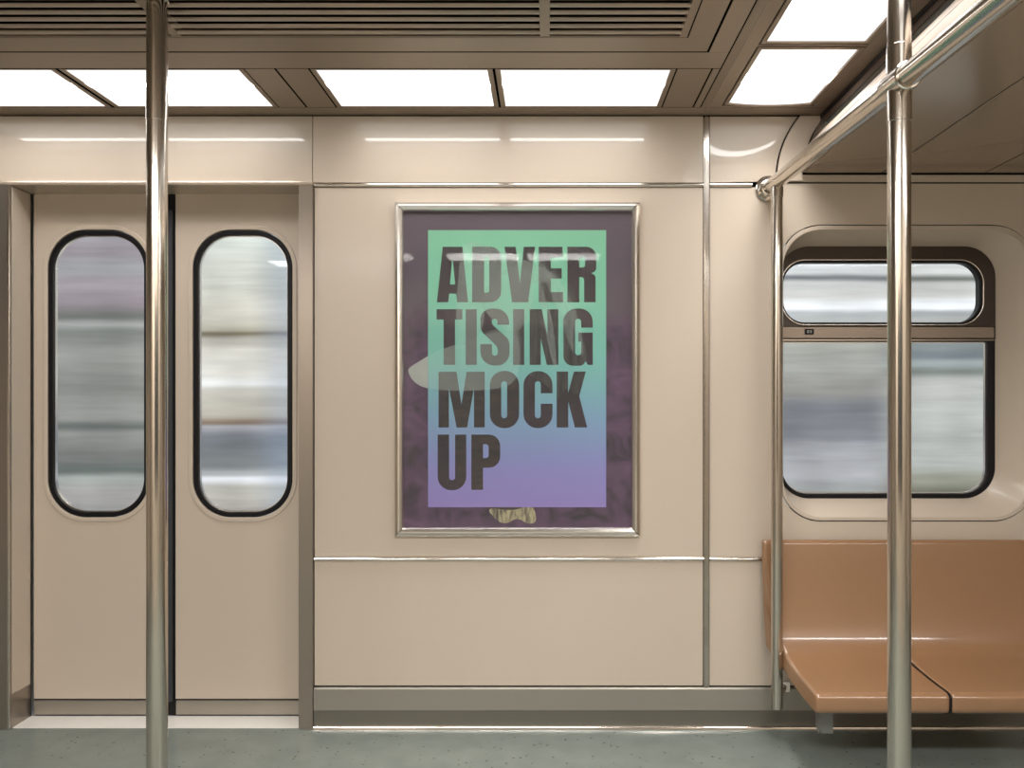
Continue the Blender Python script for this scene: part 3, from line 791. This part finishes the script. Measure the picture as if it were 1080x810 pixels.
# ------------------------------------------------------------------ outside: added backdrop, painted with the motion-blurred scenery passing by
def outside_mat():
    m = bpy.data.materials.new('blurred_scenery_bands'); m.use_nodes = True
    nt = m.node_tree; b = nt.nodes['Principled BSDF']; L = nt.links.new
    b.inputs['Roughness'].default_value = .9; b.inputs['Specular IOR Level'].default_value = .1
    tc = nt.nodes.new('ShaderNodeTexCoord'); sp = nt.nodes.new('ShaderNodeSeparateXYZ'); L(tc.outputs['Object'], sp.inputs[0])
    SC = 864/4.4
    def zz(y): return 1.289+(420-y)/SC
    lo_, hi_ = zz(560), zz(235)
    mr = nt.nodes.new('ShaderNodeMapRange'); mr.inputs['From Min'].default_value = lo_; mr.inputs['From Max'].default_value = hi_
    # slow waviness so the bands are not ruler straight
    mp = nt.nodes.new('ShaderNodeMapping'); mp.inputs['Scale'].default_value = (.9, 1, 6); L(tc.outputs['Object'], mp.inputs[0])
    nz = nt.nodes.new('ShaderNodeTexNoise'); nz.inputs['Scale'].default_value = 1.6; nz.inputs['Detail'].default_value = 4; L(mp.outputs[0], nz.inputs['Vector'])
    ma = nt.nodes.new('ShaderNodeMath'); ma.operation = 'MULTIPLY_ADD'; ma.inputs[1].default_value = .03; L(nz.outputs['Fac'], ma.inputs[0]); L(sp.outputs['Z'], ma.inputs[2])
    mb = nt.nodes.new('ShaderNodeMath'); mb.operation = 'SUBTRACT'; mb.inputs[1].default_value = .015; L(ma.outputs[0], mb.inputs[0])
    L(mb.outputs[0], mr.inputs['Value'])
    def ramp(st):
        r = nt.nodes.new('ShaderNodeValToRGB'); cr = r.color_ramp; cr.interpolation = 'EASE'
        st = sorted(((zz(y)-lo_)/(hi_-lo_), c) for y, c in st)
        cr.elements[0].position = st[0][0]; cr.elements[0].color = (*lin(st[0][1]), 1)
        cr.elements[1].position = st[-1][0]; cr.elements[1].color = (*lin(st[-1][1]), 1)
        for p, c in st[1:-1]: cr.elements.new(p).color = (*lin(c), 1)
        L(mr.outputs[0], r.inputs['Fac']); return r.outputs['Color']
    r1 = ramp([(245, (158, 156, 158)), (262, (150, 140, 146)), (285, (160, 158, 160)), (298, (166, 156, 162)), (322, (150, 140, 145)), (334, (118, 119, 116)), (342, (166, 167, 165)),
               (350, (132, 134, 131)), (375, (158, 158, 154)), (405, (144, 145, 141)), (440, (158, 158, 155)), (450, (114, 119, 117)), (458, (150, 150, 148)), (480, (125, 125, 124)), (496, (105, 112, 110)), (506, (166, 170, 167)), (520, (170, 165, 165)), (545, (155, 155, 155))])
    r2 = ramp([(245, (205, 208, 200)), (290, (208, 207, 198)), (335, (203, 198, 188)), (347, (185, 180, 165)), (352, (120, 112, 95)), (358, (185, 180, 172)), (372, (222, 218, 210)), (395, (228, 225, 220)),
               (404, (240, 240, 240)), (412, (200, 196, 188)), (436, (190, 184, 174)), (446, (135, 118, 105)), (450, (165, 165, 172)), (462, (120, 124, 132)), (490, (130, 134, 138)), (500, (180, 182, 186)), (506, (238, 238, 245)), (514, (190, 188, 182)), (545, (168, 160, 155))])
    r3 = ramp([(275, (205, 205, 208)), (287, (205, 205, 205)), (293, (120, 122, 126)), (299, (195, 194, 192)), (312, (206, 203, 200)), (319, (238, 238, 240)), (324, (250, 250, 255)), (330, (178, 180, 183)), (342, (180, 182, 182)),
               (365, (170, 170, 165)), (385, (172, 172, 168)), (410, (155, 153, 150)), (430, (128, 130, 138)), (460, (132, 134, 142)), (472, (165, 166, 172)), (500, (180, 180, 186)), (520, (160, 162, 162))])
    r4 = ramp([(275, (200, 200, 198)), (287, (200, 200, 197)), (293, (115, 117, 112)), (299, (190, 189, 186)), (312, (200, 198, 194)), (319, (238, 238, 242)), (324, (250, 250, 255)), (330, (172, 174, 176)), (342, (178, 178, 176)),
               (365, (130, 136, 138)), (375, (118, 126, 132)), (383, (165, 172, 175)), (392, (128, 134, 130)), (402, (190, 190, 188)), (440, (186, 188, 186)), (460, (178, 180, 178)), (490, (180, 182, 180)), (505, (150, 150, 138)), (520, (110, 110, 98))])
    def xmask(a, b_):
        q = nt.nodes.new('ShaderNodeMapRange'); q.interpolation_type = 'SMOOTHSTEP'
        q.inputs['From Min'].default_value = (a-577)/SC; q.inputs['From Max'].default_value = (b_-577)/SC
        L(sp.outputs['X'], q.inputs['Value']); return q.outputs[0]
    def mix(f, a, b_, bt='MIX'):
        n = nt.nodes.new('ShaderNodeMixRGB'); n.blend_type = bt
        if isinstance(f, float): n.inputs[0].default_value = f
        else: L(f, n.inputs[0])
        for i, v in ((1, a), (2, b_)):
            if isinstance(v, tuple): n.inputs[i].default_value = (*v, 1)
            else: L(v, n.inputs[i])
        return n.outputs[0]
    c = mix(xmask(165, 200), r1, r2)
    # bluish stretch on the right part of the second door window
    c = mix(xmask(262, 300), c, mix(.45, c, lin((135, 150, 172))))
    c = mix(xmask(700, 760), c, r3); c = mix(xmask(915, 960), c, r4)
    # large soft tone changes and very long fine streaks of the blurred scenery
    mp2 = nt.nodes.new('ShaderNodeMapping'); mp2.inputs['Scale'].default_value = (.35, 1, 5); L(tc.outputs['Object'], mp2.inputs[0])
    n2 = nt.nodes.new('ShaderNodeTexNoise'); n2.inputs['Scale'].default_value = 7; n2.inputs['Detail'].default_value = 4; L(mp2.outputs[0], n2.inputs['Vector'])
    q = nt.nodes.new('ShaderNodeMapRange'); q.inputs['From Min'].default_value = .3; q.inputs['From Max'].default_value = .7; q.inputs['To Min'].default_value = .90; q.inputs['To Max'].default_value = 1.08
    L(n2.outputs['Fac'], q.inputs['Value'])
    n3 = nt.nodes.new('ShaderNodeTexNoise'); n3.inputs['Scale'].default_value = 3.2; n3.inputs['Detail'].default_value = 1; L(tc.outputs['Object'], n3.inputs['Vector'])
    q3 = nt.nodes.new('ShaderNodeMapRange'); q3.inputs['From Min'].default_value = .3; q3.inputs['From Max'].default_value = .7; q3.inputs['To Min'].default_value = .86; q3.inputs['To Max'].default_value = 1.12
    L(n3.outputs['Fac'], q3.inputs['Value'])
    c = mix(1.0, c, q.outputs[0], 'MULTIPLY'); c = mix(1.0, c, q3.outputs[0], 'MULTIPLY')
    L(c, b.inputs['Base Color'])
    return m
ow = box('scenery_backdrop', -9, 9, 1.2, 1.5, -1.2, 3.6, outside_mat()); tag(ow, kind='structure')  # made-up surface carrying the blurred view past the windows
tg = box('ground', -12, 12, .25, 8, -1.3, -1.2, M['outer']); tag(tg, kind='structure')

# ------------------------------------------------------------------ light outside
sun = bpy.data.lights.new('sun', 'SUN'); sun.energy = 4.0; sun.angle = math.radians(8); sun.color = (1, .98, .95)
so = bpy.data.objects.new('sun', sun); C.objects.link(so)
so.rotation_euler = Vector((-.05, 1.0, -2.7)).to_track_quat('-Z', 'Y').to_euler()
w_ = bpy.data.worlds.new('world'); S.world = w_; w_.use_nodes = True
bg = w_.node_tree.nodes['Background']; bg.inputs[0].default_value = (.80, .88, 1, 1); bg.inputs[1].default_value = 1.1

# ------------------------------------------------------------------ camera
cam = bpy.data.cameras.new('camera'); co = bpy.data.objects.new('camera', cam); C.objects.link(co)
co.location = (0, -3.2, 1.289); co.rotation_euler = (PI/2, 0, 0)
cam.sensor_width = 36; cam.lens = 36*864/1080
cam.shift_x = -37/1080; cam.shift_y = 15/1080
cam.clip_start = .05
S.camera = co
S.view_settings.view_transform = 'Standard'; S.view_settings.look = 'None'
S.view_settings.exposure = .6; S.view_settings.gamma = 1
S.view_settings.use_curve_mapping = False
S.cycles.max_bounces = 14; S.cycles.diffuse_bounces = 7; S.cycles.glossy_bounces = 6; S.cycles.transparent_max_bounces = 24
